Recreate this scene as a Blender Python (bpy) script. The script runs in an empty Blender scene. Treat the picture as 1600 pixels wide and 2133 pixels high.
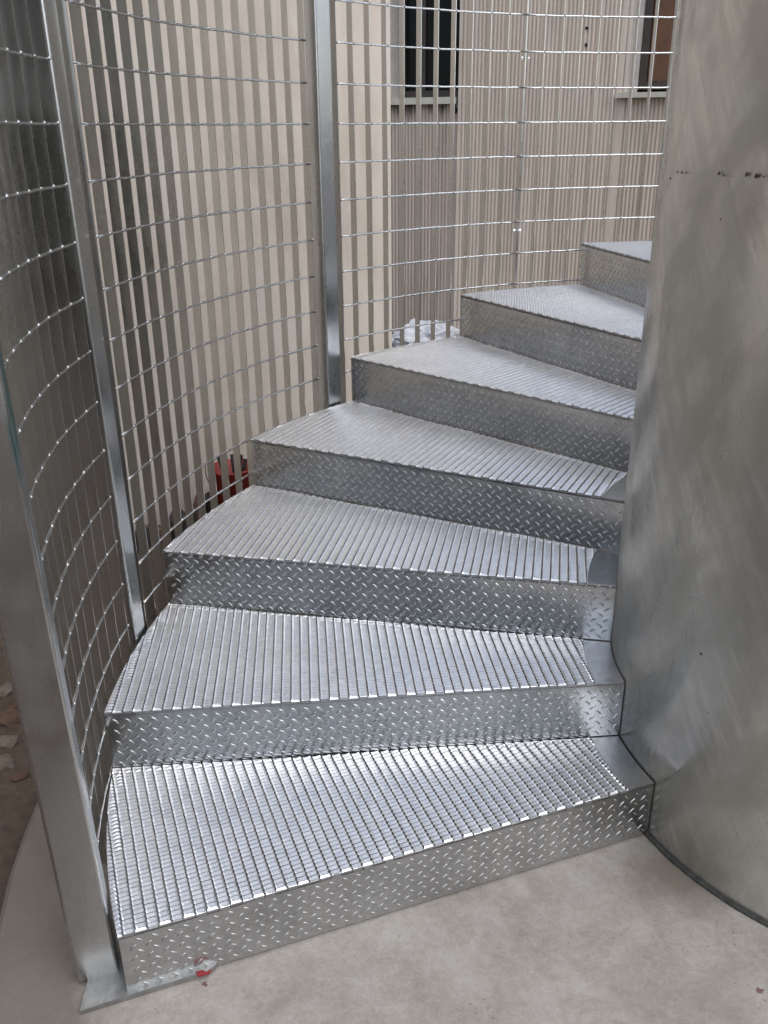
import bpy, math, random
from math import radians, degrees, cos, sin, pi, hypot, atan2
from mathutils import Vector, Matrix, noise

random.seed(11)
S = bpy.context.scene
COL = S.collection

# ------------------------------------------------------------------ camera
CAM = Vector((-1.24430, -1.79378, 1.49469))
FW = Vector((0.0233772, 0.9192821, -0.39290448))
RT = Vector((0.99952447, -0.02939676, -0.00930972))
UP = Vector((0.02010838, 0.39250001, 0.91953216))
cam_data = bpy.data.cameras.new('camera')
cam = bpy.data.objects.new('camera', cam_data)
COL.objects.link(cam)
m = Matrix((RT, UP, -FW)).transposed().to_4x4()
m.translation = CAM
cam.matrix_world = m
cam_data.sensor_fit = 'HORIZONTAL'
cam_data.sensor_width = 36.0
cam_data.lens = 42.13
cam_data.clip_start = 0.02
cam_data.clip_end = 500
S.camera = cam

# ------------------------------------------------------------------ sky and sun (bright overcast)
SUN_EL, SUN_AZ = radians(55), radians(312)      # azimuth as direction angle in the xy plane
world = bpy.data.worlds.new('World')
S.world = world
world.use_nodes = True
wn = world.node_tree.nodes
wl = world.node_tree.links
wn.clear()
w_out = wn.new('ShaderNodeOutputWorld')
w_bg = wn.new('ShaderNodeBackground')
w_sky = wn.new('ShaderNodeTexSky')
w_hsv = wn.new('ShaderNodeHueSaturation')
w_sky.sky_type = 'NISHITA'
w_sky.sun_disc = False
w_sky.sun_elevation = SUN_EL
w_sky.sun_rotation = pi / 2 - SUN_AZ
w_sky.air_density = 1.0
w_sky.dust_density = 1.6
w_sky.ozone_density = 1.0
w_hsv.inputs['Saturation'].default_value = 0.5
w_bg.inputs['Strength'].default_value = 0.15
wl.new(w_sky.outputs['Color'], w_hsv.inputs['Color'])
wl.new(w_hsv.outputs['Color'], w_bg.inputs['Color'])
wl.new(w_bg.outputs['Background'], w_out.inputs['Surface'])
sun_data = bpy.data.lights.new('sun', 'SUN')
sun_data.energy = 0.55
sun_data.angle = radians(75)
sun_data.color = (1.0, 0.97, 0.93)
sun = bpy.data.objects.new('sun', sun_data)
COL.objects.link(sun)
sdir = Vector((cos(SUN_EL) * cos(SUN_AZ), cos(SUN_EL) * sin(SUN_AZ), sin(SUN_EL)))
sun.rotation_euler = (-sdir).to_track_quat('-Z', 'Y').to_euler()
sun.location = (0, 0, 8)
S.view_settings.view_transform = 'Standard'
S.view_settings.look = 'None'
S.view_settings.gamma = 1.0
S.view_settings.exposure = 0.86
S.view_settings.use_curve_mapping = False

# ------------------------------------------------------------------ helpers
def empty(name, label=None, cat=None, group=None, loc=(0, 0, 0), rz=0.0):
    o = bpy.data.objects.new(name, None)
    COL.objects.link(o)
    o.location = loc
    o.rotation_euler = (0, 0, rz)
    o.empty_display_size = 0.1
    tag(o, label, cat, group)
    return o


def tag(o, label=None, cat=None, group=None, kind=None):
    if label: o['label'] = label
    if cat: o['category'] = cat
    if group: o['group'] = group
    if kind: o['kind'] = kind
    return o


def mk(name, verts, faces, mat, parent=None, smooth=False, kind=None):
    me = bpy.data.meshes.new(name)
    me.from_pydata([tuple(v) for v in verts], [], faces)
    me.update()
    if smooth:
        me.polygons.foreach_set('use_smooth', [True] * len(me.polygons))
    me.materials.append(mat)
    o = bpy.data.objects.new(name, me)
    COL.objects.link(o)
    if parent: o.parent = parent
    if kind: o['kind'] = kind
    return o


def share(name, src, parent, loc=None, rz=None):
    o = src.copy()
    o.name = name
    COL.objects.link(o)
    o.parent = parent
    if loc is not None: o.location = loc
    if rz is not None: o.rotation_euler = (0, 0, rz)
    return o


class MB:
    def __init__(s): s.v, s.f = [], []
    def add(s, verts, faces):
        n = len(s.v)
        s.v += [tuple(v) for v in verts]
        s.f += [tuple(i + n for i in f) for f in faces]
    def box(s, x0, x1, y0, y1, z0, z1, M=None):
        vs = [Vector((x, y, z)) for z in (z0, z1) for y in (y0, y1) for x in (x0, x1)]
        if M: vs = [M @ v for v in vs]
        s.add(vs, [(0, 2, 3, 1), (4, 5, 7, 6), (0, 1, 5, 4), (2, 6, 7, 3), (0, 4, 6, 2), (1, 3, 7, 5)])
    def prism(s, poly, z0, z1):          # poly counter-clockwise
        n = len(poly)
        vs = [(p[0], p[1], z0) for p in poly] + [(p[0], p[1], z1) for p in poly]
        fs = [tuple(range(n - 1, -1, -1)), tuple(range(n, 2 * n))]
        fs += [(i, (i + 1) % n, n + (i + 1) % n, n + i) for i in range(n)]
        s.add(vs, fs)
    def tube(s, pts, rad, seg=6, cap=True):
        n = len(pts)
        rings = []
        for i, p in enumerate(pts):
            p = Vector(p)
            t = (Vector(pts[min(i + 1, n - 1)]) - Vector(pts[max(i - 1, 0)])).normalized()
            a = t.cross(Vector((0, 0, 1)))
            if a.length < 1e-4: a = Vector((1, 0, 0))
            a.normalize()
            b = t.cross(a)
            rr = rad[i] if isinstance(rad, (list, tuple)) else rad
            rings.append([p + a * rr * cos(2 * pi * k / seg) + b * rr * sin(2 * pi * k / seg) for k in range(seg)])
        vs = [v for rg in rings for v in rg]
        fs = []
        for i in range(n - 1):
            for k in range(seg):
                k2 = (k + 1) % seg
                fs.append((i * seg + k, (i + 1) * seg + k, (i + 1) * seg + k2, i * seg + k2))
        if cap:
            fs.append(tuple(range(seg)))
            fs.append(tuple(range((n - 1) * seg + seg - 1, (n - 1) * seg - 1, -1)))
        s.add(vs, fs)
    def build(s, name, mat, parent=None, smooth=False, kind=None):
        return mk(name, s.v, s.f, mat, parent, smooth, kind)


def rounded_rect(w, d, r, n=3):
    out = []
    for cx, cy, a0 in ((w / 2 - r, d / 2 - r, 0), (-w / 2 + r, d / 2 - r, 90), (-w / 2 + r, -d / 2 + r, 180), (w / 2 - r, -d / 2 + r, 270)):
        for k in range(n + 1):
            a = radians(a0 + 90 * k / n)
            out.append((cx + r * cos(a), cy + r * sin(a)))
    return out


def pol(r, th, z=0.0):
    return Vector((r * cos(radians(th)), r * sin(radians(th)), z))


# ------------------------------------------------------------------ materials
def new_mat(name):
    mt = bpy.data.materials.new(name)
    mt.use_nodes = True
    nt = mt.node_tree
    b = nt.nodes['Principled BSDF']
    return mt, nt, b


def nz(nt, scale, detail=4, rough=0.55, vec=None, dist=0.0):
    n = nt.nodes.new('ShaderNodeTexNoise')
    n.inputs['Scale'].default_value = scale
    n.inputs['Detail'].default_value = detail
    n.inputs['Roughness'].default_value = rough
    n.inputs['Distortion'].default_value = dist
    if vec is not None: nt.links.new(vec, n.inputs['Vector'])
    return n.outputs['Fac']


def ramp(nt, fac, stops):
    n = nt.nodes.new('ShaderNodeValToRGB')
    e = n.color_ramp.elements
    while len(e) < len(stops): e.new(0.5)
    for el, (p, c) in zip(e, stops):
        el.position = p
        el.color = c if len(c) == 4 else (*c, 1)
    nt.links.new(fac, n.inputs['Fac'])
    return n.outputs['Color']


def mixc(nt, fac, a, b, mode='MIX'):
    n = nt.nodes.new('ShaderNodeMix')
    n.data_type = 'RGBA'
    n.blend_type = mode
    for sock, val in ((n.inputs['Factor'], fac), (n.inputs[6], a), (n.inputs[7], b)):
        if hasattr(val, 'is_linked') or hasattr(val, 'links'): nt.links.new(val, sock)
        elif isinstance(val, (tuple, list)): sock.default_value = val if len(val) == 4 else (*val, 1)
        else: sock.default_value = val
    return n.outputs[2]


def math_n(nt, op, a, b=0.0):
    n = nt.nodes.new('ShaderNodeMath')
    n.operation = op
    for sock, val in zip(n.inputs, (a, b)):
        if hasattr(val, 'links'): nt.links.new(val, sock)
        else: sock.default_value = val
    return n.outputs[0]


def maprange(nt, v, a, b, c, d):
    n = nt.nodes.new('ShaderNodeMapRange')
    nt.links.new(v, n.inputs[0])
    for i, x in enumerate((a, b, c, d)): n.inputs[i + 1].default_value = x
    return n.outputs[0]


def coords(nt, scale=(1, 1, 1), kind='Object'):
    tc = nt.nodes.new('ShaderNodeTexCoord')
    mp = nt.nodes.new('ShaderNodeMapping')
    mp.inputs['Scale'].default_value = scale
    nt.links.new(tc.outputs[kind], mp.inputs['Vector'])
    return mp.outputs['Vector']


def bump(nt, b, h, strength, dist=0.01):
    n = nt.nodes.new('ShaderNodeBump')
    n.inputs['Strength'].default_value = strength
    n.inputs['Distance'].default_value = dist
    nt.links.new(h, n.inputs['Height'])
    nt.links.new(n.outputs['Normal'], b.inputs['Normal'])


def galv(name, dark, light, r0, r1, scale=4.0, streak=(1, 1, 1), spangle=0.25, bmp=0.04, metallic=1.0, fine=90):
    mt, nt, b = new_mat(name)
    v = coords(nt, streak)
    base = nz(nt, scale, 6, 0.6, v, 0.6)
    col = ramp(nt, base, [(0.30, dark), (0.70, light)])
    v2 = coords(nt)
    vo = nt.nodes.new('ShaderNodeTexVoronoi')
    vo.inputs['Scale'].default_value = fine
    nt.links.new(v2, vo.inputs['Vector'])
    sp = nt.nodes.new('ShaderNodeRGBToBW')
    nt.links.new(vo.outputs['Color'], sp.inputs[0])
    sp2 = maprange(nt, sp.outputs[0], 0, 1, 1 - spangle, 1 + spangle * 0.4)
    cc = nt.nodes.new('ShaderNodeCombineColor')
    for i in range(3): nt.links.new(sp2, cc.inputs[i])
    col = mixc(nt, 1.0, col, cc.outputs[0], 'MULTIPLY')
    nt.links.new(col, b.inputs['Base Color'])
    b.inputs['Metallic'].default_value = metallic
    n2 = nz(nt, scale * 2.7, 5, 0.6, v)
    nt.links.new(maprange(nt, n2, 0.3, 0.7, r0, r1), b.inputs['Roughness'])
    bump(nt, b, nz(nt, scale * 3, 3, 0.5, v2), bmp, 0.02)
    return mt


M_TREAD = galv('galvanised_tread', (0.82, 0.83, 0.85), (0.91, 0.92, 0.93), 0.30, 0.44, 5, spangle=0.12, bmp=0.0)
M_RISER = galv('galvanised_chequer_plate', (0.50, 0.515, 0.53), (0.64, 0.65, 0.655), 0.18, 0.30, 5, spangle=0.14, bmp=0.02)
M_STRIP = galv('galvanised_flat_plate', (0.50, 0.52, 0.54), (0.64, 0.65, 0.66), 0.28, 0.42, 6, spangle=0.12)
M_POST = galv('galvanised_tube', (0.50, 0.51, 0.515), (0.64, 0.65, 0.65), 0.20, 0.36, 3.5, (1, 1, 0.5), 0.05, 0.04, fine=220)
M_BAR = galv('galvanised_bar', (0.49, 0.485, 0.47), (0.61, 0.60, 0.58), 0.22, 0.38, 5, (1, 1, 0.4), 0.06, 0.03, fine=220)
M_PLATE = galv('dull_galvanised_plate', (0.30, 0.305, 0.30), (0.42, 0.42, 0.41), 0.45, 0.65, 9, spangle=0.15)
M_EDGE = galv('sheared_edge_groove_shade', (0.36, 0.37, 0.385), (0.48, 0.49, 0.50), 0.4, 0.6, 9, spangle=0.1, bmp=0)  # dull sheared edges and pan, with groove shade put into the colour
M_ROD = galv('galvanised_rod', (0.62, 0.63, 0.63), (0.78, 0.79, 0.79), 0.18, 0.3, 20, spangle=0.1, bmp=0.1)


def drum_material():
    mt, nt, b = new_mat('weathered_zinc_sheet')
    v = coords(nt, (1, 1, 0.32))
    v1 = coords(nt)
    a = nz(nt, 2.2, 7, 0.62, v, 1.2)
    col = ramp(nt, a, [(0.30, (0.40, 0.395, 0.37)), (0.48, (0.58, 0.575, 0.545)), (0.68, (0.74, 0.735, 0.705))])
    # smeared lighter wipe marks
    vw = coords(nt, (3.0, 3.0, 0.7))
    wipe = nz(nt, 5.0, 5, 0.7, vw, 2.0)
    col = mixc(nt, ramp(nt, wipe, [(0.56, (0, 0, 0)), (0.72, (0.5, 0.5, 0.5))]), col, (0.56, 0.57, 0.57))
    # grime dots
    vo = nt.nodes.new('ShaderNodeTexVoronoi')
    vo.inputs['Scale'].default_value = 24
    nt.links.new(v1, vo.inputs['Vector'])
    gate = maprange(nt, nz(nt, 3.3, 3, 0.5, v1), 0.36, 0.60, -0.02, 0.11)
    dots = math_n(nt, 'LESS_THAN', math_n(nt, 'ADD', vo.outputs['Distance'], math_n(nt, 'MULTIPLY', nz(nt, 120, 2, 0.5, v1), 0.06)), gate)
    col = mixc(nt, math_n(nt, 'MULTIPLY', dots, 0.5), col, (0.12, 0.10, 0.085))
    # dull patches and pale diagonal scuffs
    tco = nt.nodes.new('ShaderNodeTexCoord')
    sxyz = nt.nodes.new('ShaderNodeSeparateXYZ')
    nt.links.new(tco.outputs['Object'], sxyz.inputs[0])
    arc_s = math_n(nt, 'MULTIPLY', math_n(nt, 'ARCTAN2', sxyz.outputs['Y'], sxyz.outputs['X']), 0.64)
    zz = sxyz.outputs['Z']

    def strokes(ax, az, long_s, cross_s, scale, det):
        al = math_n(nt, 'ADD', math_n(nt, 'MULTIPLY', arc_s, ax), math_n(nt, 'MULTIPLY', zz, az))
        ac = math_n(nt, 'ADD', math_n(nt, 'MULTIPLY', arc_s, -az), math_n(nt, 'MULTIPLY', zz, ax))
        cv = nt.nodes.new('ShaderNodeCombineXYZ')
        nt.links.new(math_n(nt, 'MULTIPLY', al, long_s), cv.inputs[0])
        nt.links.new(math_n(nt, 'MULTIPLY', ac, cross_s), cv.inputs[1])
        return nz(nt, scale, det, 0.65, cv.outputs[0], 0.25)

    sc = strokes(0.55, -0.83, 1.0, 9.0, 3.4, 6)
    scg = strokes(0.62, 0.78, 1.0, 2.2, 2.3, 3)
    sf = math_n(nt, 'MULTIPLY', maprange(nt, sc, 0.44, 0.66, 0, 0.75), maprange(nt, scg, 0.44, 0.58, 0.05, 1))
    col = mixc(nt, sf, col, (0.82, 0.81, 0.77))
    sd = strokes(0.50, -0.86, 1.0, 12.0, 4.6, 5)
    col = mixc(nt, maprange(nt, sd, 0.60, 0.74, 0, 0.45), col, (0.27, 0.26, 0.235))
    dull = maprange(nt, scg, 0.40, 0.52, 0.5, 0.0)
    col = mixc(nt, dull, col, (0.36, 0.355, 0.325))
    blue = nz(nt, 1.9, 4, 0.6, coords(nt, (1, 1, 0.7)), 0.9)
    col = mixc(nt, maprange(nt, blue, 0.52, 0.66, 0, 0.6), col, (0.50, 0.53, 0.56))
    big = nz(nt, 1.1, 5, 0.6, v1, 0.8)
    col = mixc(nt, maprange(nt, big, 0.42, 0.62, 0.55, 0.0), col, (0.33, 0.33, 0.315))
    nt.links.new(col, b.inputs['Base Color'])
    b.inputs['Metallic'].default_value = 0.85
    r = nz(nt, 3.0, 6, 0.65, v, 1.0)
    nt.links.new(maprange(nt, r, 0.36, 0.62, 0.15, 0.46), b.inputs['Roughness'])
    bump(nt, b, nz(nt, 2.5, 3, 0.5, v1), 0.035, 0.03)
    return mt


M_DRUM = drum_material()


def plain(name, col, rough=0.6, metallic=0.0, var=0.15, scale=20, bmp=0.1, stretch=(1, 1, 1)):
    mt, nt, b = new_mat(name)
    v = coords(nt, stretch)
    f = nz(nt, scale, 5, 0.6, v)
    lo = tuple(c * (1 - var) for c in col)
    hi = tuple(min(1, c * (1 + var)) for c in col)
    nt.links.new(ramp(nt, f, [(0.3, lo), (0.7, hi)]), b.inputs['Base Color'])
    b.inputs['Roughness'].default_value = rough
    b.inputs['Metallic'].default_value = metallic
    if bmp: bump(nt, b, nz(nt, scale * 3, 4, 0.6, v), bmp, 0.01)
    return mt


def concrete_floor():
    mt, nt, b = new_mat('trowelled_concrete')
    v = coords(nt)
    a = nz(nt, 2.6, 8, 0.62, v, 0.4)
    col = ramp(nt, a, [(0.30, (0.275, 0.236, 0.197)), (0.5, (0.41, 0.365, 0.317)), (0.70, (0.48, 0.44, 0.39))])
    fine = nz(nt, 60, 6, 0.7, v)
    col = mixc(nt, 0.35, col, ramp(nt, fine, [(0.36, (0.13, 0.12, 0.105)), (0.64, (0.36, 0.345, 0.325))]), 'MIX')
    grit = nz(nt, 170, 3, 0.6, v)
    col = mixc(nt, 0.13, col, ramp(nt, grit, [(0.38, (0.16, 0.14, 0.12)), (0.62, (0.56, 0.52, 0.47))]))
    mid = nz(nt, 22, 7, 0.72, v, 0.5)
    col = mixc(nt, 0.22, col, ramp(nt, mid, [(0.36, (0.14, 0.128, 0.112)), (0.62, (0.36, 0.345, 0.32))]))
    pale = nz(nt, 7, 5, 0.6, v, 0.8)
    col = mixc(nt, ramp(nt, pale, [(0.50, (0, 0, 0)), (0.72, (0.4, 0.4, 0.4))]), col, (0.48, 0.45, 0.41))
    dark = nz(nt, 4.3, 6, 0.65, coords(nt, (1.3, 0.9, 1)), 0.6)
    col = mixc(nt, ramp(nt, dark, [(0.54, (0, 0, 0)), (0.68, (0.45, 0.45, 0.45))]), col, (0.19, 0.165, 0.14))
    vo = nt.nodes.new('ShaderNodeTexVoronoi')
    vo.inputs['Scale'].default_value = 7
    nt.links.new(v, vo.inputs['Vector'])
    spot = math_n(nt, 'LESS_THAN', math_n(nt, 'ADD', vo.outputs['Distance'], math_n(nt, 'MULTIPLY', nz(nt, 90, 2, 0.5, v), 0.10)), 0.10)
    col = mixc(nt, math_n(nt, 'MULTIPLY', spot, 0.8), col, (0.12, 0.045, 0.035))
    pits = nt.nodes.new('ShaderNodeTexVoronoi')
    pits.inputs['Scale'].default_value = 55
    nt.links.new(v, pits.inputs['Vector'])
    pg = maprange(nt, nz(nt, 5, 3, 0.5, v), 0.5, 0.7, 0.05, 0.16)
    col = mixc(nt, math_n(nt, 'MULTIPLY', math_n(nt, 'LESS_THAN', pits.outputs['Distance'], pg), 0.5), col, (0.13, 0.11, 0.095))
    # damp brown stain beside the drum foot
    tc = nt.nodes.new('ShaderNodeTexCoord')
    ds = nt.nodes.new('ShaderNodeVectorMath')
    ds.operation = 'DISTANCE'
    nt.links.new(tc.outputs['Object'], ds.inputs[0])
    ds.inputs[1].default_value = (-0.58, -0.33, 0)
    dd = math_n(nt, 'ADD', ds.outputs['Value'], math_n(nt, 'MULTIPLY', nz(nt, 14, 4, 0.6, v), 0.12))
    st = maprange(nt, dd, 0.10, 0.19, 0.75, 0.0)
    col = mixc(nt, st, col, (0.13, 0.105, 0.075))
    # trodden-in dirt on the rim outside the enclosure
    ln = nt.nodes.new('ShaderNodeVectorMath')
    ln.operation = 'LENGTH'
    nt.links.new(tc.outputs['Object'], ln.inputs[0])
    rd = math_n(nt, 'ADD', ln.outputs['Value'], math_n(nt, 'MULTIPLY', nz(nt, 5, 5, 0.65, v), 0.22))
    col = mixc(nt, maprange(nt, rd, 1.92, 2.02, 0.0, 0.8), col, (0.115, 0.098, 0.082))
    nt.links.new(col, b.inputs['Base Color'])
    b.inputs['Roughness'].default_value = 0.75
    h = mixc(nt, 0.5, fine, a)
    bump(nt, b, mixc(nt, 0.5, h, mid), 0.5, 0.006)
    return mt


def dirt_ground():
    mt, nt, b = new_mat('trodden_earth')
    v = coords(nt)
    a = nz(nt, 1.4, 8, 0.65, v, 0.3)
    col = ramp(nt, a, [(0.3, (0.05, 0.033, 0.024)), (0.55, (0.095, 0.066, 0.048)), (0.75, (0.15, 0.12, 0.092))])
    f = nz(nt, 35, 6, 0.7, v)
    col = mixc(nt, 0.4, col, ramp(nt, f, [(0.35, (0.035, 0.025, 0.02)), (0.7, (0.16, 0.13, 0.10))]))
    nt.links.new(col, b.inputs['Base Color'])
    b.inputs['Roughness'].default_value = 0.95
    bump(nt, b, f, 0.6, 0.02)
    return mt


def smooth_wall_mat():
    mt, nt, b = new_mat('smooth_beige_concrete')
    v = coords(nt)
    a = nz(nt, 1.8, 7, 0.6, v, 0.5)
    col = ramp(nt, a, [(0.28, (0.52, 0.45, 0.37)), (0.52, (0.645, 0.575, 0.49)), (0.75, (0.71, 0.655, 0.585))])
    st = nz(nt, 3.0, 6, 0.7, coords(nt, (3.0, 3.0, 0.35)), 0.8)
    col = mixc(nt, ramp(nt, st, [(0.55, (0, 0, 0)), (0.75, (0.4, 0.4, 0.4))]), col, (0.44, 0.395, 0.34))
    g = nz(nt, 5.0, 4, 0.6, v)
    col = mixc(nt, ramp(nt, g, [(0.60, (0, 0, 0)), (0.72, (0.4, 0.4, 0.4))]), col, (0.68, 0.66, 0.63))
    nt.links.new(col, b.inputs['Base Color'])
    b.inputs['Roughness'].default_value = 0.85
    bump(nt, b, nz(nt, 45, 6, 0.7, v), 0.15, 0.006)
    return mt


def ribbed_mat(name, lo, hi, stain, drip=None):
    mt, nt, b = new_mat(name)
    v = coords(nt, (1, 1, 0.25))
    a = nz(nt, 3.0, 7, 0.65, v, 0.5)
    col = ramp(nt, a, [(0.3, lo), (0.7, hi)])
    s = nz(nt, 9.0, 6, 0.7, coords(nt, (1, 1, 0.15)), 0.3)
    col = mixc(nt, ramp(nt, s, [(0.52, (0, 0, 0)), (0.72, (0.6, 0.6, 0.6))]), col, stain)
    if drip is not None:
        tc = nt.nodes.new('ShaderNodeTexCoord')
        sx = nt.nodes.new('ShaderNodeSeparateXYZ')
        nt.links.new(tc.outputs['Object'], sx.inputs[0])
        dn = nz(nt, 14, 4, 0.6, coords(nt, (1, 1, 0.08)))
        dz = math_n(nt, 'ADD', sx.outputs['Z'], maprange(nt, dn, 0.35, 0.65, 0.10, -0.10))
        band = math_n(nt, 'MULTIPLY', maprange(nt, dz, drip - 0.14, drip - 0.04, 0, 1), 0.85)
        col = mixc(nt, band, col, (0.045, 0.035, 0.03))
    nt.links.new(col, b.inputs['Base Color'])
    b.inputs['Roughness'].default_value = 0.9
    bump(nt, b, nz(nt, 120, 5, 0.7, coords(nt)), 0.4, 0.006)
    return mt


M_FLOOR = concrete_floor()
M_DIRT = dirt_ground()
M_WALL = smooth_wall_mat()
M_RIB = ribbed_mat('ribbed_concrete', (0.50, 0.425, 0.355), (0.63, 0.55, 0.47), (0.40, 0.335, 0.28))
M_RIB2 = ribbed_mat('grimy_shaded_ribbed_concrete', (0.40, 0.34, 0.285), (0.53, 0.46, 0.395), (0.24, 0.19, 0.155), 1.73)  # dirt streaks, plus the smooth wall's shade put into the darker tone
M_SILL = plain('sill_stone', (0.46, 0.44, 0.39), 0.8, 0, 0.12, 12)
M_REVEAL = plain('plaster_reveal', (0.42, 0.40, 0.38), 0.85, 0, 0.15, 12)
M_BOARD = plain('brown_board', (0.13, 0.062, 0.035), 0.7, 0, 0.25, 14, 0.2, (3, 3, 0.4))
M_FRAME = plain('dark_frame', (0.045, 0.035, 0.03), 0.6, 0, 0.2, 20)
M_RUST = plain('rust', (0.085, 0.028, 0.02), 0.9, 0, 0.3, 60)
M_RED = plain('red_plastic', (0.27, 0.026, 0.018), 0.45, 0, 0.25, 14, 0.15)
M_REDTAPE = plain('red_scrap', (0.24, 0.016, 0.02), 0.6, 0, 0.2, 40)
M_DARKRUB = plain('dark_rubble', (0.05, 0.042, 0.038), 0.95, 0, 0.5, 22, 0.6)
M_BRICK = plain('broken_brick', (0.11, 0.065, 0.045), 0.95, 0, 0.4, 25, 0.6)
M_PALE = plain('pale_stone', (0.16, 0.13, 0.105), 0.95, 0, 0.3, 30, 0.5)
M_BLACK = plain('black_hole', (0.008, 0.007, 0.007), 0.9, 0, 0.2, 20, 0)
M_FOOT_GAP = plain('dark_foot_gap', (0.055, 0.055, 0.05), 0.9, 0, 0.4, 60, 0.5)


def glass_mat():
    mt, nt, b = new_mat('dark_window_glass')
    b.inputs['Base Color'].default_value = (0.006, 0.007, 0.008, 1)
    b.inputs['Roughness'].default_value = 0.12
    b.inputs['Specular IOR Level'].default_value = 0.08
    return mt


M_GLASS = glass_mat()


def bag_mat():
    mt, nt, b = new_mat('white_plastic_film')
    v = coords(nt)
    a = nz(nt, 9, 4, 0.6, v, 0.5)
    col = ramp(nt, a, [(0.55, (0.52, 0.53, 0.56)), (0.62, (0.52, 0.53, 0.56)), (0.64, (0.22, 0.34, 0.45)), (0.72, (0.30, 0.42, 0.52))])
    nt.links.new(col, b.inputs['Base Color'])
    b.inputs['Roughness'].default_value = 0.4
    return mt


M_BAG = bag_mat()
M_TEAL_POST = None


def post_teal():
    # a teal reflection painted into the colour of the nearest tube's inner face
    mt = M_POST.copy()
    mt.name = 'galvanised_tube_with_teal_reflection'
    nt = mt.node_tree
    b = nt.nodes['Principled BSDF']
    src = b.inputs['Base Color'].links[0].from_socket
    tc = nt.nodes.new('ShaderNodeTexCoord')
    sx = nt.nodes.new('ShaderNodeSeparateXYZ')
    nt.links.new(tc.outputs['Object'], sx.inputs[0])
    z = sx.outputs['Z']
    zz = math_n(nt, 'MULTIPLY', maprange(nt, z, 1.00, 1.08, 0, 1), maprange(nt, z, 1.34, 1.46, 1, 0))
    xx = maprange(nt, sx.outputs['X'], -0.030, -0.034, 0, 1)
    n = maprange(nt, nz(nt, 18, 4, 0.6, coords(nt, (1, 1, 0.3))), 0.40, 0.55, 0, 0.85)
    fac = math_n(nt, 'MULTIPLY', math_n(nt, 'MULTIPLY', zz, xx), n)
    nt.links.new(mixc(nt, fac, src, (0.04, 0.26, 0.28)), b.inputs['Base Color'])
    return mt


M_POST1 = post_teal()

# ------------------------------------------------------------------ ground and slab
GZ = -0.08
mb = MB()
N = 60
ext = 60.0
xs = [-ext + 2 * ext * i / N for i in range(N + 1)]
vs, fs = [], []
def gh(x, y):
    d = hypot(x, y)
    k = max(0.0, min(1.0, (d - 2.3) / 1.0))
    return GZ + 0.0 * k
# finer patch close in, coarse sheet far out, one mesh with a radial layout
rings = [1.7, 1.95, 2.04, 2.1, 2.25, 2.45, 2.7, 3.0, 3.5, 4.2, 5.2, 7, 10, 16, 30, 60, 120]
seg = 120
for ri_, rr in enumerate(rings):
    for k in range(seg):
        a = 2 * pi * k / seg
        x, y = rr * cos(a), rr * sin(a)
        hgt = GZ + (0.018 * noise.noise(Vector((x * 2.3, y * 2.3, 0))) + 0.012 * noise.noise(Vector((x * 6, y * 6, 3))) if 2.02 < rr < 8 else 0)
        vs.append((x, y, hgt))
for i in range(len(rings) - 1):
    for k in range(seg):
        k2 = (k + 1) % seg
        fs.append((i * seg + k, (i + 1) * seg + k, (i + 1) * seg + k2, i * seg + k2))
tag(mk('ground', vs, fs, M_DIRT, smooth=True), kind='structure')

mb = MB()
seg = 96
vs = [(0, 0, 0)]
RS = 2.055
for r_, z_ in ((RS - 0.012, 0.0), (RS, -0.012), (RS + 0.004, GZ - 0.05)):
    for k in range(seg):
        a = 2 * pi * k / seg
        j = 0.006 * noise.noise(Vector((cos(a) * 9, sin(a) * 9, r_)))
        vs.append(((r_ + j) * cos(a), (r_ + j) * sin(a), z_))
fs = [(0, 1 + k, 1 + (k + 1) % seg) for k in range(seg)]
for i in range(2):
    for k in range(seg):
        k2 = (k + 1) % seg
        fs.append((1 + i * seg + k, 1 + (i + 1) * seg + k, 1 + (i + 1) * seg + k2, 1 + i * seg + k2))
tag(mk('concrete_slab', vs, fs, M_FLOOR), kind='structure')

# ------------------------------------------------------------------ smooth wall on the left
WA = Vector((-2.24, 1.60, 0))
WD = Vector((0.553, 0.833, 0)).normalized()
WN = Vector((WD.y, -WD.x, 0))           # towards the stair
W_S1 = 2.175                             # the corner end
wall = empty('smooth_wall', 'smooth beige concrete wall behind the mesh enclosure at left', 'wall')
mb = MB()
s0, s1, th, hh = -2.95, W_S1, 0.30, 4.2
ch = 0.035
prof = [(s0, 0), (s1 - ch, 0), (s1, -ch), (s1, -th), (s0, -th)]
poly = [(WA + WD * s + WN * d) for s, d in prof]
mb.prism([(p.x, p.y) for p in poly], GZ - 0.1, hh)
mb.build('wall_face', M_WALL, wall)

# ------------------------------------------------------------------ ribbed building at the back
# local frame: x along the wall to the right, y out of the wall (towards the camera), z up
PF = Vector((0.02542, 0.99968, 0))       # plan forward of the camera
PR = Vector((0.99968, -0.02542, 0))


def plan_ray(px):
    return (PF + PR * ((px - 800) / 1872.4) * 1.0)


SL = 0.42
W2D = (PR - PF * SL).normalized()        # along the wall to the right
W2N = Vector((W2D.y, -W2D.x, 0))         # towards camera
if W2N.dot(-PF) < 0: W2N = -W2N
W2O = Vector((CAM.x, CAM.y, 0)) + (PF + PR * ((830 - 800) / 1872.4)) * 7.45


def w2_at(px, py, off=0.0):
    """point of the facade plane seen at a photo pixel -> (local x, z)"""
    d = FW + RT * ((px - 800) / 1872.4) - UP * ((py - 1066.5) / 1872.4)
    o = W2O + W2N * off
    t = (o - CAM).dot(W2N) / d.dot(W2N)
    q = CAM + d * t
    return (q - W2O).dot(W2D), q.z


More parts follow.
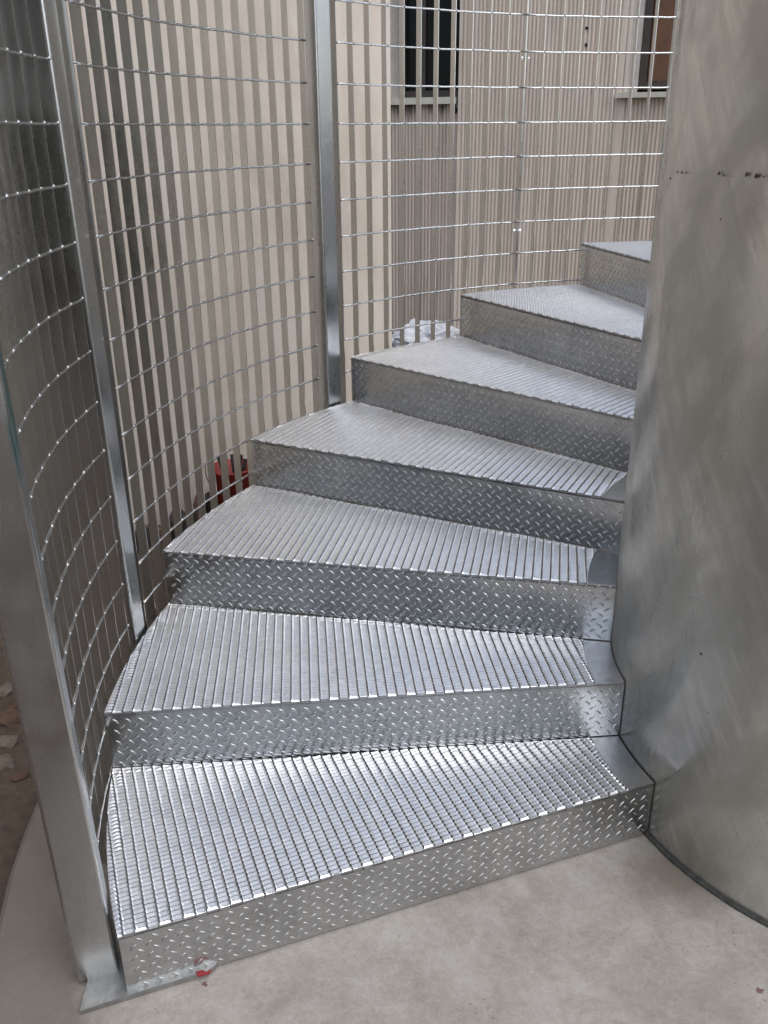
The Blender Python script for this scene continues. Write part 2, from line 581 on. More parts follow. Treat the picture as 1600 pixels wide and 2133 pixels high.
bld = empty('ribbed_building', 'ribbed concrete building with two windows behind the mesh at the back', 'building')
rz2 = atan2(W2D.y, W2D.x)
bld.location = W2O
bld.rotation_euler = (0, 0, rz2)
# child local frame: +x along wall, +y is 90deg ccw of it = away from the camera


def ribs(x0, x1, z0, z1, depth0, mat, name, pitch=0.0275, flat0=0.0, flat1=0.0):
    """one precast panel piece with vertical ribs; front of the ribs at y = -depth0"""
    pts = []
    y_out, y_in = -depth0, -depth0 + 0.010
    x = x0
    if flat0: pts += [(x, y_out), (x + flat0, y_out)]; x += flat0
    xe = x1 - flat1
    n = max(1, int(round((xe - x) / pitch)))
    p = (xe - x) / n
    for i in range(n):
        a = x + i * p
        pts += [(a + 0.02 * p, y_in), (a + 0.30 * p, y_in), (a + 0.42 * p, y_out + 0.002), (a + 0.55 * p, y_out), (a + 0.84 * p, y_out), (a + 0.97 * p, y_out + 0.003)]
    if flat1: pts += [(xe, y_out), (x1, y_out)]
    else: pts += [(x1, y_in)]
    V, Fq = [], []
    for (a, b_) in pts: V += [(a, b_, z0), (a, b_, z1)]
    for i in range(len(pts) - 1): Fq.append((2 * i, 2 * i + 2, 2 * i + 3, 2 * i + 1))
    # sides and back so that the panel is solid
    k = len(V)
    V += [(x0, 0.2, z0), (x0, 0.2, z1), (x1, 0.2, z0), (x1, 0.2, z1)]
    L = 2 * (len(pts) - 1)
    Fq += [(k, 0, 1, k + 1), (L, k + 2, k + 3, L + 1), (k + 2, k, k + 1, k + 3)]
    Fq.append(tuple([k + 1] + [2 * i + 1 for i in range(len(pts))] + [k + 3]))
    Fq.append(tuple([k + 2] + [2 * i for i in range(len(pts) - 1, -1, -1)] + [k]))
    return mk(name, V, Fq, mat, bld)


ZB, ZT = GZ - 0.1, 3.6
jx, _ = w2_at(955, 300)
wl0, zs1 = w2_at(800, 212)
_, zs1 = w2_at(890, 208)
zs1t = w2_at(890, 203)[1]
w1l, _ = w2_at(834, 150, -0.2)
w1r, _ = w2_at(953.5, 150)
PRO = 0.03                                # the right panel stands a little proud
zs2t = w2_at(1340, 192, 0.05)[1]
zs2b = w2_at(1340, 204, 0.05)[1]
w2l, _ = w2_at(1313, 100)
sx2, _ = w2_at(1284, 195, 0.05)
fl2, _ = w2_at(1275, 400)
fl2b, _ = w2_at(1287, 400)
XR = w2l + 1.15
far_l = wl0 - 1.6
# left (recessed) panel below and above the first window
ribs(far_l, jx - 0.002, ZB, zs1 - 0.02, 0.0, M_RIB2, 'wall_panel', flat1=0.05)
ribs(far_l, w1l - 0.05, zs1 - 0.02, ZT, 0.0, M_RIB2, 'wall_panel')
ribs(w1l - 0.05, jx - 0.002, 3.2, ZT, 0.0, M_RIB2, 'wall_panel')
# main panel
ribs(jx, fl2b, ZB, ZT, PRO, M_RIB, 'wall_panel', flat0=0.022, flat1=0.05)
ribs(fl2b, XR + 3.0, ZB, zs2b, PRO, M_RIB, 'wall_panel')
ribs(fl2b, w2l - 0.03, zs2b, ZT, PRO, M_RIB, 'wall_panel', pitch=0.2)
ribs(w2l - 0.03, XR, 3.2, ZT, PRO, M_RIB, 'wall_panel')
ribs(XR, XR + 3.0, zs2b, ZT, PRO, M_RIB, 'wall_panel')
mb = MB()
mb.box(far_l, XR + 3.0, 0.34, 0.5, ZB, ZT)
mb.build('back_wall', M_FRAME, bld)


def window(x0, x1, z0, z1, boarded, pane_y, wall_y):
    w = MB()
    t = 0.05
    w.box(x0, x0 + t, pane_y - 0.03, pane_y + 0.03, z0, z1)
    w.box(x1 - t, x1, pane_y - 0.03, pane_y + 0.03, z0, z1)
    w.box(x0 + t, x1 - t, pane_y - 0.03, pane_y + 0.03, z0, z0 + t)
    w.box(x0 + t, x1 - t, pane_y - 0.03, pane_y + 0.03, z1 - t, z1)
    win = w.build('window', M_FRAME, bld)
    if boarded:
        xa = x0 + t + 0.004
        cuts = [xa, xa + 0.17, xa + 0.36, xa + 0.56, xa + 0.76, x1 - t - 0.004]
        for a, c in zip(cuts[:-1], cuts[1:]):
            g = MB()
            g.box(a + 0.002, c - (0.012 if a != cuts[1] else 0.002), pane_y + 0.002, pane_y + 0.02, z0 + t + 0.003, z1 - t - 0.003)
            g.build('board', M_BOARD, win)
    else:
        mid = x0 + 0.33 * (x1 - x0)
        g = MB(); g.box(mid - 0.02, mid + 0.02, pane_y - 0.02, pane_y + 0.02, z0 + t + 0.002, z1 - t - 0.002)
        g.build('mullion', M_FRAME, win)
        for a, c in ((x0 + t + 0.002, mid - 0.022), (mid + 0.022, x1 - t - 0.002)):
            g = MB(); g.box(a, c, pane_y, pane_y + 0.008, z0 + t + 0.003, z1 - t - 0.003)
            g.build('pane', M_GLASS, win)
    return win


def sill(x0, x1, zt, thick, y0, y1):
    s = MB()
    s.box(x0, x1, y0, y1, zt - thick, zt)
    return s.build('window_sill', M_SILL, bld)


# first window
window(w1l, w1r + 0.05, zs1t + 0.002, 3.19, False, 0.20, 0.0)
sill(far_l + 1.0, w1r - 0.002, zs1t, zs1t - zs1 + 0.03, -0.05, 0.26)
g = MB(); g.box(w1l - 0.048, w1l - 0.001, 0.0, 0.25, zs1t + 0.004, 3.19); g.build('window_reveal', M_REVEAL, bld)
# second window
window(w2l + 0.06, XR, zs2t + 0.02, 3.19, True, 0.13, 0.0)
sill(sx2, XR + 0.1, zs2t, zs2t - zs2b - 0.002, -0.09, 0.2)
g = MB(); g.box(w2l - 0.028, w2l + 0.058, -0.005, 0.1, zs2t + 0.004, 3.19); g.build('window_reveal', M_REVEAL, bld)
# pipe hole under the first sill, drill holes in the right panel
def disc(px, py, rad, off, name, mat):
    x, z = w2_at(px, py, off)
    d = MB()
    n = 20
    V = [(x, -off - 0.001, z)] + [(x + rad * cos(2 * pi * k / n), -off - 0.001, z + rad * sin(2 * pi * k / n)) for k in range(n)]
    V += [(x + rad * 1.12 * cos(2 * pi * k / n), -off + 0.02, z + rad * 1.12 * sin(2 * pi * k / n)) for k in range(n)]
    Fd = [(0, 1 + (k + 1) % n, 1 + k) for k in range(n)] + [(1 + k, 1 + (k + 1) % n, 1 + n + (k + 1) % n, 1 + n + k) for k in range(n)]
    return mk(name, V, Fd, mat, bld)
disc(945.5, 229, 0.028, 0.006, 'pipe_hole', M_BLACK)
for q in ((1222, 58), (1221, 93), (1235, 190)):
    disc(q[0], q[1], 0.009, PRO + 0.004, 'drill_hole', M_BLACK)

# ------------------------------------------------------------------ stair geometry
ZST = [0.151, 0.304, 0.463, 0.614, 0.770, 0.925, 1.081, 1.236, 1.391, 1.546]
THS = [198.91, 183.52, 167.73, 151.49, 135.23, 118.78, 102.30, 86.15, 70.0, 53.9, 37.8]
ROS = [1.802, 1.832, 1.822, 1.806, 1.797, 1.798, 1.812, 1.808, 1.806, 1.806, 1.806]
RI = 0.6418
RSTRIP = 0.712


def r_out(th):
    for k in range(len(THS) - 1):
        if THS[k] >= th >= THS[k + 1]:
            t = (THS[k] - th) / (THS[k] - THS[k + 1])
            return ROS[k] * (1 - t) + ROS[k + 1] * t
    return ROS[0] if th > THS[0] else ROS[-1]


stair = empty('spiral_staircase', 'galvanised steel spiral staircase with chequer plate risers and mesh treads round the drum', 'staircase')
PU, PV = 0.0220, 0.0114


def clip(poly, nx, ny, c):
    """keep nx*x+ny*y >= c"""
    out = []
    n = len(poly)
    for i in range(n):
        a, b_ = poly[i], poly[(i + 1) % n]
        da, db = nx * a[0] + ny * a[1] - c, nx * b_[0] + ny * b_[1] - c
        if da >= 0: out.append(a)
        if (da >= 0) != (db >= 0):
            t = da / (da - db)
            out.append(tuple(a[j] + t * (b_[j] - a[j]) for j in range(3)))
    return out


def tread_cells(k, rng):
    th0, th1 = THS[k], THS[k + 1]
    z = ZST[k]
    U = pol(1, th0)
    V = Vector((sin(radians(th0)), -cos(radians(th0)), 0))
    B = pol(1, th1)                                   # back riser direction
    nb = Vector((-B.y, B.x, 0))                       # points to larger angle = to the tread
    out = MB()
    out.mi = []
    vmax = 1.84 * sin(radians(th0 - th1)) + 0.02
    a_, b_ = 0.5 * PU, 0.5 * PV * 0.70
    for i in range(int(0.60 / PU), int(1.86 / PU) + 1):
        for j in range(-1, int(vmax / PV) + 2):
            uc = i * PU + rng.uniform(-0.0003, 0.0003)
            vc = j * PV + (PV * 0.5 if i % 2 else 0) + rng.uniform(-0.0003, 0.0003)
            c = U * uc + V * vc
            r = hypot(c.x, c.y)
            if r < RSTRIP - 0.02 or r > 1.86: continue
            if c.dot(nb) < -0.015: continue
            tl = rng.uniform(0.8, 1.2)
            sh, cc_, tp = 0.385 * PU, 0.22 * PU, 0.478 * PU
            hx = [(-sh, -b_, -0.0006), (-cc_, -b_, -0.0010), (cc_, -b_, -0.0010), (sh, -b_, -0.0006), (tp, 0, -0.0016),
                  (sh, b_, 0.0023 * tl), (cc_, b_, 0.0009), (-cc_, b_, 0.0009), (-sh, b_, 0.0023 * tl), (-tp, 0, -0.0016)]
            top = [(*(c + U * x + V * y).xy, z + h) for x, y, h in hx]
            cut = False
            if vc - b_ < -0.002: top = clip(top, V.x, V.y, -0.002 + rng.uniform(-0.0015, 0.002)); cut = True
            if len(top) >= 3 and c.dot(nb) < 0.02: top = clip(top, nb.x, nb.y, 0.0015); cut = True
            e = c / r
            ro = r_out(degrees(atan2(c.y, c.x)) % 360)
            if len(top) >= 3 and r > ro - 0.02: top = clip(top, -e.x, -e.y, -ro); cut = True
            if len(top) >= 3 and r < RSTRIP + 0.02: top = clip(top, e.x, e.y, RSTRIP); cut = True
            if len(top) < 3: continue
            n = len(top)
            dz = 0.0056
            vs_ = top + [(p[0], p[1], z - dz) for p in top]
            tops = [(1, 2, 6, 7), (2, 3, 5, 6), (0, 1, 7, 8), (3, 4, 5), (9, 0, 8)] if not cut else [tuple(range(n))]
            out.mi += [0] * len(tops) + [1] * n
            out.add(vs_, tops + [(n + q, n + (q + 1) % n, (q + 1) % n, q) for q in range(n)])
    return out


def lozenge(out, M_, L=0.0108, W=0.0032, H=0.0025):
    ts = (-0.6, 0.0, 0.6)
    vs_ = [(-L, 0, 0), (L, 0, 0)]
    for t in ts:
        w = W * (1 - t * t) ** 0.8 * 1.0
        h = H * (1 - abs(t) ** 2.2)
        vs_ += [(t * L, -w, 0), (t * L, 0, h), (t * L, w, 0)]
    fs_ = [(0, 2, 3), (0, 3, 4), (1, 9, 8), (1, 10, 9)]
    for i in (0, 1):
        a = 2 + 3 * i
        fs_ += [(a, a + 3, a + 4, a + 1), (a + 1, a + 4, a + 5, a + 2)]
    out.add([M_ @ Vector(v) for v in vs_], fs_)


NST = len(ZST)
rng = random.Random(5)
for k in range(NST):
    th, z = THS[k], ZST[k]
    zb = 0.0 if k == 0 else ZST[k - 1]
    U = pol(1, th)
    Vv = Vector((sin(radians(th)), -cos(radians(th)), 0))     # up the stair
    Nf = -Vv                                                   # riser faces down the stair
    ro = ROS[k]
    # --- riser plate
    zt = z - 0.0040
    zb_ = zb + (0.002 if k else 0.006)
    M_ = Matrix((U, Vv, Vector((0, 0, 1)))).transposed().to_4x4()
    r_in = RI + 0.002
    mbp = MB()
    mbp.box(r_in, ro - 0.001, 0.0, 0.004, zb_, zt, M_)
    rs = mbp.build('riser', M_RISER, stair)
    lz = MB()
    pu, pv = 0.0285, (zt - zb_) / 5.05
    ph = rng.uniform(0, pu)
    for i in range(int(1.2 / pu) + 1):
        for j in range(-1, 6):
            for s_, (du, dv) in ((1, (0, 0)), (-1, (0.5, 0.5))):
                uu = r_in + ph + (i - 0.3) * pu + du * pu
                zz = zb_ + (j + 0.35 + dv) * pv
                if not (r_in + 0.009 < uu < ro - 0.009 and zb_ + 0.006 < zz < zt - 0.006): continue
                ang = radians(40) * s_ + rng.uniform(-0.04, 0.04)
                # u grows towards the outside (left in the picture)
                A = Vector((cos(ang), 0, sin(ang))); Bn = Vector((0, -1, 0)); Cx = Bn.cross(A)
                Ml = Matrix((A, Cx, Bn)).transposed().to_4x4()
                Ml.translation = Vector((uu, 0, zz))
                lozenge(lz, M_ @ Ml)
    lz.build('raised_lozenges', M_RISER, rs, smooth=True, kind='stuff')
    # --- tread pan
    th1 = THS[k + 1]
    nseg = 14
    arc = [th + (th1 - th) * i / nseg for i in range(nseg + 1)]
    poly = [pol(RI + 0.002, a) for a in arc] + [pol(r_out(a), a) for a in reversed(arc)]
    poly = [(p.x, p.y) for p in poly]
    A_ = sum(poly[i][0] * poly[(i + 1) % len(poly)][1] - poly[(i + 1) % len(poly)][0] * poly[i][1] for i in range(len(poly)))
    if A_ < 0: poly.reverse()
    pan = MB(); pan.prism(poly, z - 0.0096, z - 0.0058)
    tr = pan.build('tread', M_EDGE, stair)
    cells = tread_cells(k, rng)
    sheet = cells.build('expanded_metal_sheet', M_TREAD, tr, kind='stuff')
    sheet.data.materials.append(M_EDGE)
    sheet.data.polygons.foreach_set('material_index', cells.mi)
    # --- flat strip against the drum
    poly = [pol(RI + 0.003, a) for a in arc] + [pol(RSTRIP - 0.001, a) for a in reversed(arc)]
    poly = [(p.x, p.y) for p in poly]
    if A_ < 0: poly.reverse()
    st_ = MB(); st_.prism(poly, z - 0.0056, z - 0.0008)
    st_.build('inner_strip', M_STRIP, tr)
    # --- outer side plate under the tread
    V_, F_ = [], []
    for a in arc:
        rr = r_out(a) - 0.006
        V_ += [pol(rr, a, zb_), pol(rr, a, z - 0.009), pol(rr - 0.004, a, zb_), pol(rr - 0.004, a, z - 0.009)]
    for i in range(nseg):
        a = 4 * i
        F_ += [(a, a + 1, a + 5, a + 4), (a + 2, a + 6, a + 7, a + 3), (a + 1, a + 3, a + 7, a + 5), (a, a + 4, a + 6, a + 2)]
    mk('side_plate', V_, F_, M_RISER, stair)

# ------------------------------------------------------------------ drum
drum = empty('steel_drum', 'large weathered zinc cylinder at the right that the stairs wind round', 'column')
SEAM = 1.412


def cyl(r0, z0, z1, name, mat, parent, n=160, nzs=24, wob=0.0015):
    V_, F_ = [], []
    for j in range(nzs + 1):
        zz = z0 + (z1 - z0) * j / nzs
        for k in range(n):
            a = 2 * pi * k / n
            rr = r0 + wob * noise.noise(Vector((cos(a) * 2.2, sin(a) * 2.2, zz * 2.5)))
            V_.append((rr * cos(a), rr * sin(a), zz))
    for j in range(nzs):
        for k in range(n):
            k2 = (k + 1) % n
            F_.append((j * n + k, j * n + k2, (j + 1) * n + k2, (j + 1) * n + k))
    return mk(name, V_, F_, mat, parent, smooth=True)


cyl(RI, 0.004, SEAM, 'lower_sheet', M_DRUM, drum)
cyl(RI - 0.0035, SEAM - 0.02, 3.4, 'upper_sheet', M_DRUM, drum)
mb = MB()
n = 160
ring = [(pol(RI - 0.004, 360 * k / n, SEAM), pol(RI, 360 * k / n, SEAM)) for k in range(n)]
V_ = [p for a in ring for p in a]
mk('sheet_edge', V_, [(2 * k, 2 * k + 1, 2 * ((k + 1) % n) + 1, 2 * ((k + 1) % n)) for k in range(n)], M_STRIP, drum)
# top cap ring far above the picture
V_ = [(0, 0, 3.4)] + [pol(RI - 0.0035, 360 * k / n, 3.4) for k in range(n)]
mk('top_cap', V_, [(0, 1 + k, 1 + (k + 1) % n) for k in range(n)], M_STRIP, drum)
# dark bead at the foot, drawn for the shadow in the gap
mb = MB()
pts = [pol(RI + 0.003 + 0.002 * noise.noise(Vector((cos(k / 12), sin(k / 12), k))), 360 * k / 240, 0.002) for k in range(241)]
mb.tube(pts, 0.006, 6, False)
mb.build('foot_gap_shade', M_FOOT_GAP, drum, smooth=True)
# rust patches on the seam
rr_ = random.Random(3)
for (px, py, sz) in ((1410, 358, 6), (1419, 359, 7), (1429, 360, 4), (1496, 361, 8), (1507, 365, 5), (1554, 364, 9), (1574, 366, 11), (1395, 372, 5), (1590, 367, 5), (1500, 457, 4), (1459, 1362, 9), (1475, 1485, 5), (1540, 880, 3)):
    d = FW + RT * ((px - 800) / 1872.4) - UP * ((py - 1066.5) / 1872.4)
    a = d.x ** 2 + d.y ** 2; b_ = 2 * (CAM.x * d.x + CAM.y * d.y); c = CAM.x ** 2 + CAM.y ** 2 - (RI + 0.0012) ** 2
    t = (-b_ - math.sqrt(b_ * b_ - 4 * a * c)) / (2 * a)
    q = CAM + d * t
    e = Vector((q.x, q.y, 0)).normalized(); tg = Vector((-e.y, e.x, 0))
    n_ = 11
    rad = sz * t / 1872.4 * 0.55
    V_ = [q + e * 0.0006]
    for k in range(n_):
        rk = rad * rr_.uniform(0.55, 1.25)
        V_.append(q + tg * rk * cos(2 * pi * k / n_) + Vector((0, 0, 1)) * rk * 0.9 * sin(2 * pi * k / n_) - e * 0.0016)
    mk('rust_patch', V_, [(0, 1 + k, 1 + (k + 1) % n_) for k in range(n_)], M_RUST, drum)

# ------------------------------------------------------------------ posts
PTOP = 2.55


def post(th, r_in, z0, label, mat, plate=True, lean=0.0):
    """tube: local +x is radial outwards"""
    root = empty('fence_post', label, 'post', 'square tube posts of the mesh enclosure', pol(r_in + 0.038, th, z0), radians(th))
    V_, F_ = [], []
    pf = rounded_rect(0.076, 0.066, 0.006, 3)
    n = len(pf)
    nzs = 10
    H = PTOP - z0
    for j in range(nzs + 1):
        for p in pf: V_.append((p[0], p[1], H * j / nzs + 0.012))
    for j in range(nzs):
        for k in range(n):
            k2 = (k + 1) % n
            F_.append((j * n + k, j * n + k2, (j + 1) * n + k2, (j + 1) * n + k))
    F_.append(tuple(nzs * n + k for k in range(n)))
    root.rotation_euler = (0, radians(lean), radians(th))
    tb = mk('tube', V_, F_, mat, root)
    me = tb.data
    return root


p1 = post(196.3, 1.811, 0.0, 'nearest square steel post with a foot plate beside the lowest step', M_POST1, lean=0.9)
# foot plate in the local frame of the first post
def to_local(root, v):
    M_ = Matrix.Translation(root.location) @ root.rotation_euler.to_matrix().to_4x4()
    return M_.inverted() @ Vector(v)
fp = [(-1.785, -0.545), (-1.782, -0.622), (-1.690, -0.590), (-1.56, -0.548), (-1.545, -0.535), (-1.535, -0.505), (-1.70, -0.47)]
loc = [to_local(p1, (x, y, 0)) for x, y in fp]
mb = MB()
pl_ = [(v.x, v.y) for v in loc]
A_ = sum(pl_[i][0] * pl_[(i + 1) % len(pl_)][1] - pl_[(i + 1) % len(pl_)][0] * pl_[i][1] for i in range(len(pl_)))
if A_ < 0: pl_.reverse()
mb.prism(pl_, 0.001, 0.012)
mb.build('foot_plate', M_PLATE, p1)
p2 = post(173.0, 1.830, 0.02, 'square steel post rising beside the second step, between the first two mesh panels', M_POST, lean=0.6)
p3 = post(137.3, 1.813, 0.02, 'slim square steel post standing beside the fourth step against the pale wall', M_POST)

# ------------------------------------------------------------------ mesh panels
ROD_Z0, ROD_DZ = 1.508, 0.1137


def bar_mesh(z0, z1, thick=0.0026, depth=0.025):
    b_ = MB()
    b_.box(0.0, depth, -thick / 2, thick / 2, z0, z1)
    return b_


def panel(bars, Rm, z0, z1, label, bead=True, rodr=0.0033, ends=(True, True)):
    root = empty('mesh_panel', label, 'mesh panel', 'curved steel mesh panels round the stair')
    rg = random.Random(int(bars[0] * 10))
    proto = None
    for i, th in enumerate(bars):
        jit = rg.uniform(-0.05, 0.05)
        if proto is None:
            proto = bar_mesh(z0, z1).build('vertical_bar', M_BAR, root)
            o = proto
        else:
            o = share('vertical_bar', proto, root)
        o.location = pol(Rm, th + jit)
        o.rotation_euler = (0, 0, radians(th + jit + rg.uniform(-1.2, 1.2)))
    beads = MB()
    zs = [ROD_Z0 + ROD_DZ * q for q in range(-14, 10)]
    for z in zs:
        if not (z0 + 0.01 < z < z1 - 0.005): continue
        pts = []
        thA, thB = bars[0], bars[-1]
        for i, th in enumerate(bars):
            pts.append(pol(Rm - 0.0008, th, z + rg.uniform(-0.0006, 0.0006)))
            if i < len(bars) - 1:
                tm = (th + bars[i + 1]) / 2
                pts.append(pol(Rm - 0.0012, tm, z + rg.uniform(-0.0008, 0.0008)))
        b_ = MB()
        b_.tube(pts, rodr, 6)
        b_.build('rod', M_ROD, root, smooth=True)
        if bead:
            for th in bars:
                s_ = rg.uniform(0.8, 1.2)
                c = pol(Rm - 0.0026, th, z + 0.002)
                L = 0.0042 * s_
                V_ = [c + Vector((L, 0, 0)), c + Vector((-L, 0, 0)), c + Vector((0, L, 0)), c + Vector((0, -L, 0)), c + Vector((0, 0, L * 1.1)), c + Vector((0, 0, -L))]
                beads.add(V_, [(0, 2, 4), (2, 1, 4), (1, 3, 4), (3, 0, 4), (2, 0, 5), (1, 2, 5), (3, 1, 5), (0, 3, 5)])
    if bead: beads.build('weld_beads', M_ROD, root, smooth=True, kind='stuff')
    return root


def frange(a, b, n): return [a + (b - a) * i / (n - 1) for i in range(n)]


MTOP = 2.5
pa = panel(frange(195.0, 175.2, 10), 1.838, 0.02, MTOP, 'mesh panel seen almost edge-on between the two nearest posts')
pb = panel(frange(171.6, 139.1, 16), 1.836, 0.02, MTOP, 'wide curved mesh panel between the second and third posts, in front of the smooth wall')
pc = panel(frange(135.2, 110.64, 12), 1.828, 0.30, MTOP, 'mesh panel right of the slim post, over the dark window')
pd = panel(frange(110.50, 70.5, 19), 1.828, 0.62, MTOP, 'mesh panel beyond the bolted joint, running behind the drum')
pe = panel(frange(69.8, 40.0, 15), 1.828, 0.9, MTOP, 'mesh panel hidden behind the drum')
# bolts at the joint
for z in (1.716, 1.135, 0.75):
    b_ = MB()
    e = pol(1, 110.55); tg = Vector((-e.y, e.x, 0))
    for s_ in (1, -1):
        c0 = pol(1.836, 110.55, z) + tg * 0.009 * s_
        pts = [c0, c0 + tg * 0.007 * s_]
        b_.tube(pts, 0.0065, 6)
    b_.tube([pol(1.836, 110.55, z) - tg * 0.012, pol(1.836, 110.55, z) + tg * 0.012], 0.0035, 6)
    b_.build('bolt', M_ROD, pd)

# ------------------------------------------------------------------ loose things
def chunk(name, p, size, mat, label, cat, group=None, seed=0, flat=0.7):
    r_ = random.Random(seed)
    V_ = []
    ico = [(0, 0, 1), (0.894, 0, 0.447), (0.276, 0.851, 0.447), (-0.724, 0.526, 0.447), (-0.724, -0.526, 0.447), (0.276, -0.851, 0.447),
           (0.724, 0.526, -0.447), (-0.276, 0.851, -0.447), (-0.894, 0, -0.447), (-0.276, -0.851, -0.447), (0.724, -0.526, -0.447), (0, 0, -1)]
    tri = [(0, 1, 2), (0, 2, 3), (0, 3, 4), (0, 4, 5), (0, 5, 1), (1, 6, 2), (2, 7, 3), (3, 8, 4), (4, 9, 5), (5, 10, 1),
           (6, 7, 2), (7, 8, 3), (8, 9, 4), (9, 10, 5), (10, 6, 1), (11, 7, 6), (11, 8, 7), (11, 9, 8), (11, 10, 9), (11, 6, 10)]
    for v in ico:
        s_ = r_.uniform(0.7, 1.25)
        V_.append((v[0] * size[0] * s_, v[1] * size[1] * s_, max(-0.5, v[2]) * size[2] * s_ + size[2] * 0.5))
    o = mk(name, V_, tri, mat)
    o.location = p
    o.rotation_euler = (0, 0, r_.uniform(0, 6))
    return tag(o, label, cat, group)


# rubble along the foot of the smooth wall
r_ = random.Random(21)
for i in range(12):
    s = -0.30 + i * 0.082
    q = WA + WD * s + WN * r_.uniform(0.06, 0.13)
    q.z = GZ
    mt = (M_DARKRUB, M_DARKRUB, M_BRICK)[i % 3]
    sz = r_.uniform(0.04, 0.065)
    chunk('rubble_lump', q, (sz, sz * 0.8, r_.uniform(0.05, 0.085)), mt, ('blackish', 'sooty', 'brown')[i % 3] + ' lump of rubble at the foot of the smooth beige wall, seen through the mesh', 'rubble', 'rubble along the smooth wall', seed=50 + i)
# pale litter and stones on the earth at far left
for i, (px, py, s_) in enumerate(((12, 1440, 0.03), (20, 1500, 0.035), (15, 1548, 0.025), (28, 1475, 0.018), (8, 1590, 0.03), (40, 1620, 0.02))):
    d = FW + RT * ((px - 800) / 1872.4) - UP * ((py - 1066.5) / 1872.4)
    t = (GZ - CAM.z) / d.z
    q = CAM + d * t
    chunk('stone', (q.x, q.y, GZ - 0.005), (s_ * 1.4, s_, s_ * 0.6), (M_PALE, M_BRICK)[i % 2], ('pale', 'brown')[i % 2] + ' stone on the brown earth at the far left, outside the slab', 'stone', 'stones on the earth', seed=90 + i)

# red bucket behind the mesh
bk = empty('bucket', 'red plastic bucket standing behind the mesh beside the fourth step', 'bucket', None, (-1.800, 1.845, GZ))
n = 28
prof = [(0.070, 0.0), (0.096, 0.235), (0.103, 0.24), (0.103, 0.247), (0.094, 0.247), (0.067, 0.012), (0.0, 0.012)]
V_, F_ = [], []
for (r0, zz) in prof:
    for k in range(n):
        a = 2 * pi * k / n
        w = 1 + (0.03 * sin(2 * a + 1) if zz > 0.1 else 0)
        V_.append((r0 * w * cos(a), r0 * w * sin(a), zz + (0.012 * noise.noise(Vector((cos(a) * 3, sin(a) * 3, 0))) if zz > 0.2 else 0)))
for j in range(len(prof) - 1):
    for k in range(n):
        k2 = (k + 1) % n
        F_.append((j * n + k, j * n + k2, (j + 1) * n + k2, (j + 1) * n + k))
F_.append(tuple(range(n - 1, -1, -1)))
mk('shell', V_, F_, M_RED, bk, smooth=True)
mb = MB()
mb.tube([(0.116 * cos(a), 0.05 * sin(a) * 0 - 0.113 * sin(a) * 0.9 - 0.0, 0.25 - 0.10 * sin(a)) for a in [pi * i / 16 for i in range(17)]], 0.0022, 5)
mb.build('handle', M_FRAME, bk, smooth=True)
mb = MB()
for i in range(5):
    a = i * 1.3
    mb.tube([(0.03 * cos(a), 0.03 * sin(a), 0.15), (0.06 * cos(a + 0.4), 0.06 * sin(a + 0.4), 0.27 + 0.01 * i)], [0.012, 0.008], 6)
mb.build('contents', M_DARKRUB, bk)

# crumpled white bag in front of the ribbed wall
def ico_sphere(n_sub):
    import bmesh
    bm = bmesh.new()
    bmesh.ops.create_icosphere(bm, subdivisions=n_sub, radius=1.0)
    vs_ = [v.co.copy() for v in bm.verts]
    fs_ = [tuple(v.index for v in f.verts) for f in bm.faces]
    bm.free()
    return vs_, fs_


d = FW + RT * ((893 - 800) / 1872.4) - UP * ((705 - 1066.5) / 1872.4)
t = (0.02 - CAM.z) / d.z
bp = CAM + d * t
vs_, fs_ = ico_sphere(4)
out = []
for v in vs_:
    nn = 0
    for q, a in ((1.4, 0.35), (3.1, 0.22), (7.0, 0.10)):
        nn += a * (1 - 2 * abs(noise.noise(v * q + Vector((4, 2, q)))))
    s_ = 0.8 + nn
    o_ = Vector((v.x * 0.23 * s_, v.y * 0.14 * s_, max(-0.55, v.z) * 0.12 * s_ + 0.07))
    pk = max(0, 1 - ((v.x + 0.45) ** 2 + (v.y) ** 2) * 9)
    if v.z > 0: o_.z += 0.04 * pk
    out.append(o_)
bag = mk('plastic_bag', out, fs_, M_BAG)
bag.location = (bp.x, bp.y, GZ)
tag(bag, 'crumpled white plastic bag lying at the foot of the ribbed wall', 'bag')

# bottle on the first sill
x, z = w2_at(944, 200)
bt = empty('bottle', 'small pale bottle standing on the sill of the dark window', 'bottle')
q = W2O + W2D * x - W2N * (-0.01)
bt.location = (q.x, q.y, zs1t + 0.001)
V_, F_ = [], []
n = 14
prof = [(0.0, 0.0), (0.024, 0.0), (0.025, 0.07), (0.012, 0.10), (0.011, 0.115)]
for (r0, zz) in prof:
    for k in range(n): V_.append((r0 * cos(2 * pi * k / n), r0 * sin(2 * pi * k / n), zz))
for j in range(len(prof) - 1):
    for k in range(n):
        k2 = (k + 1) % n
        F_.append((j * n + k, j * n + k2, (j + 1) * n + k2, (j + 1) * n + k))
mk('body', V_, F_, M_BRICK, bt, smooth=True)
mb = MB()
mb.tube([(0, 0, 0.114), (0, 0, 0.165)], [0.016, 0.019], 10)
mb.build('cap', M_BAG, bt)

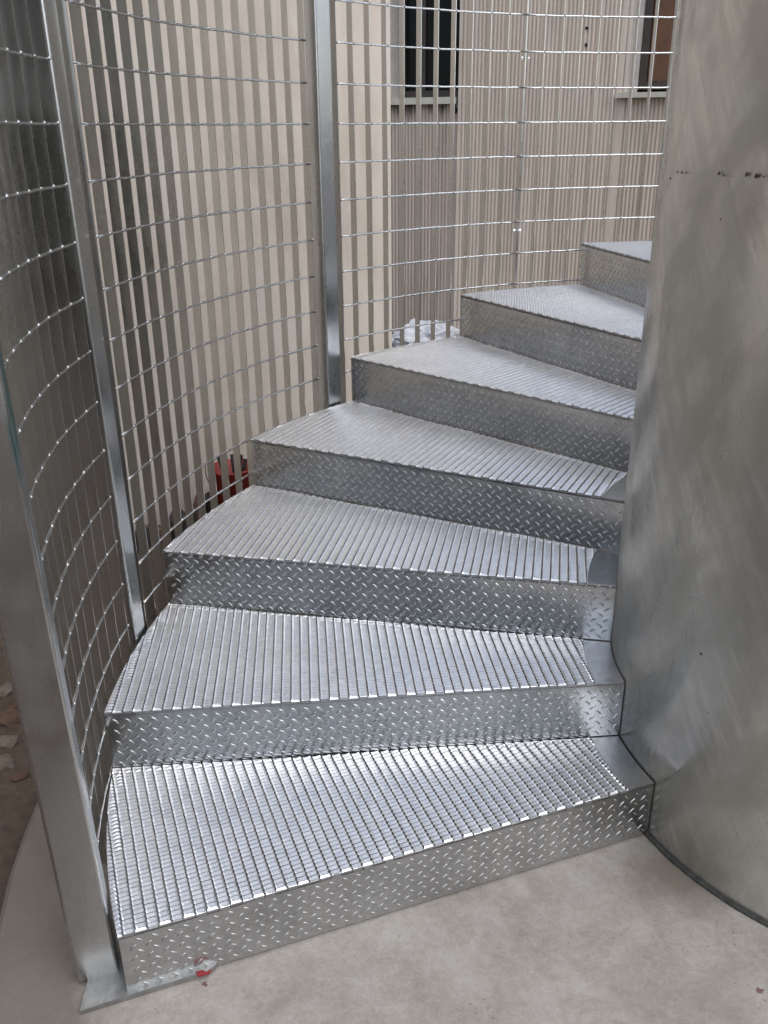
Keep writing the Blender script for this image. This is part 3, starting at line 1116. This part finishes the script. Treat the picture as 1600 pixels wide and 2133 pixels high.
# red scrap under the lowest riser
vs_ = []
pts = [(-1.580, -0.556), (-1.552, -0.549), (-1.548, -0.532), (-1.562, -0.541), (-1.570, -0.530), (-1.588, -0.540)]
pts = [(-1.562 + (x + 1.562) * 0.75, -0.553 + (y + 0.545) * 0.6) for x, y in pts]
V_ = [(x, y, 0.0145 + 0.002 * (i % 2)) for i, (x, y) in enumerate(pts)] + [(x, y, 0.0130 + 0.002 * (i % 2)) for i, (x, y) in enumerate(pts)]
n = len(pts)
tag(mk('tape_scrap', V_, [tuple(range(n)), tuple(range(2 * n - 1, n - 1, -1))] + [(n + i, n + (i + 1) % n, (i + 1) % n, i) for i in range(n)], M_REDTAPE), 'torn scrap of red tape under the front of the lowest riser', 'scrap')

# ------------------------------------------------------------------ unseen foliage added for the dark mass mirrored in the steel
def added_leaf_mat():
    mt, nt, b = new_mat('added_hedge_leaves')
    oi = nz(nt, 6, 4, 0.6, coords(nt))
    nt.links.new(ramp(nt, oi, [(0.3, (0.022, 0.035, 0.014)), (0.7, (0.06, 0.085, 0.032))]), b.inputs['Base Color'])
    b.inputs['Roughness'].default_value = 0.55
    return mt


M_ADDED_LEAF = added_leaf_mat()
M_ADDED_BARK = plain('added_hedge_bark', (0.07, 0.05, 0.035), 0.95, 0, 0.4, 30, 0.5)
added_hedge = empty('added_hedge', 'tall dark green foliage, unseen, added for the dark mass mirrored in the bars', 'added_hedge', None, (-4.5, -1.2, GZ))
HD = Vector((0.9, -6.6, 0)); HL = HD.length; HD.normalize(); HN = Vector((-HD.y, HD.x, 0))
mb = MB()
r_ = random.Random(77)
for i in range(15000):
    a = r_.uniform(0, HL); z = r_.uniform(0.05, 1) ** 0.9 * 4.6
    wmax = 0.55 + 0.18 * noise.noise(Vector((a * 1.3, z * 1.5, 1)))
    w = wmax * (1 - r_.random() ** 2.5) * r_.choice((-1, 1))
    z *= 1 + 0.12 * noise.noise(Vector((a * 1.1, 0, 5)))
    c = HD * a + HN * w + Vector((0, 0, z))
    u_ = Vector((r_.gauss(0, 1), r_.gauss(0, 1), r_.gauss(0, 0.6))).normalized()
    v_ = u_.orthogonal().normalized()
    L = r_.uniform(0.06, 0.11)
    mb.add([c - u_ * L, c + v_ * L * 0.5, c + u_ * L, c - v_ * L * 0.5], [(0, 1, 2, 3)])
mb.build('added_foliage', M_ADDED_LEAF, added_hedge, kind='stuff')
for i in range(9):
    c = HD * (0.4 + i * 0.74)
    mb = MB()
    mb.tube([c, c + Vector((0.03, 0.02, 1.2)), c + Vector((0.05 * (i % 3 - 1), 0.04, 4.1))], [0.035, 0.025, 0.008], 7)
    mb.build('added_stem', M_ADDED_BARK, added_hedge, smooth=True)
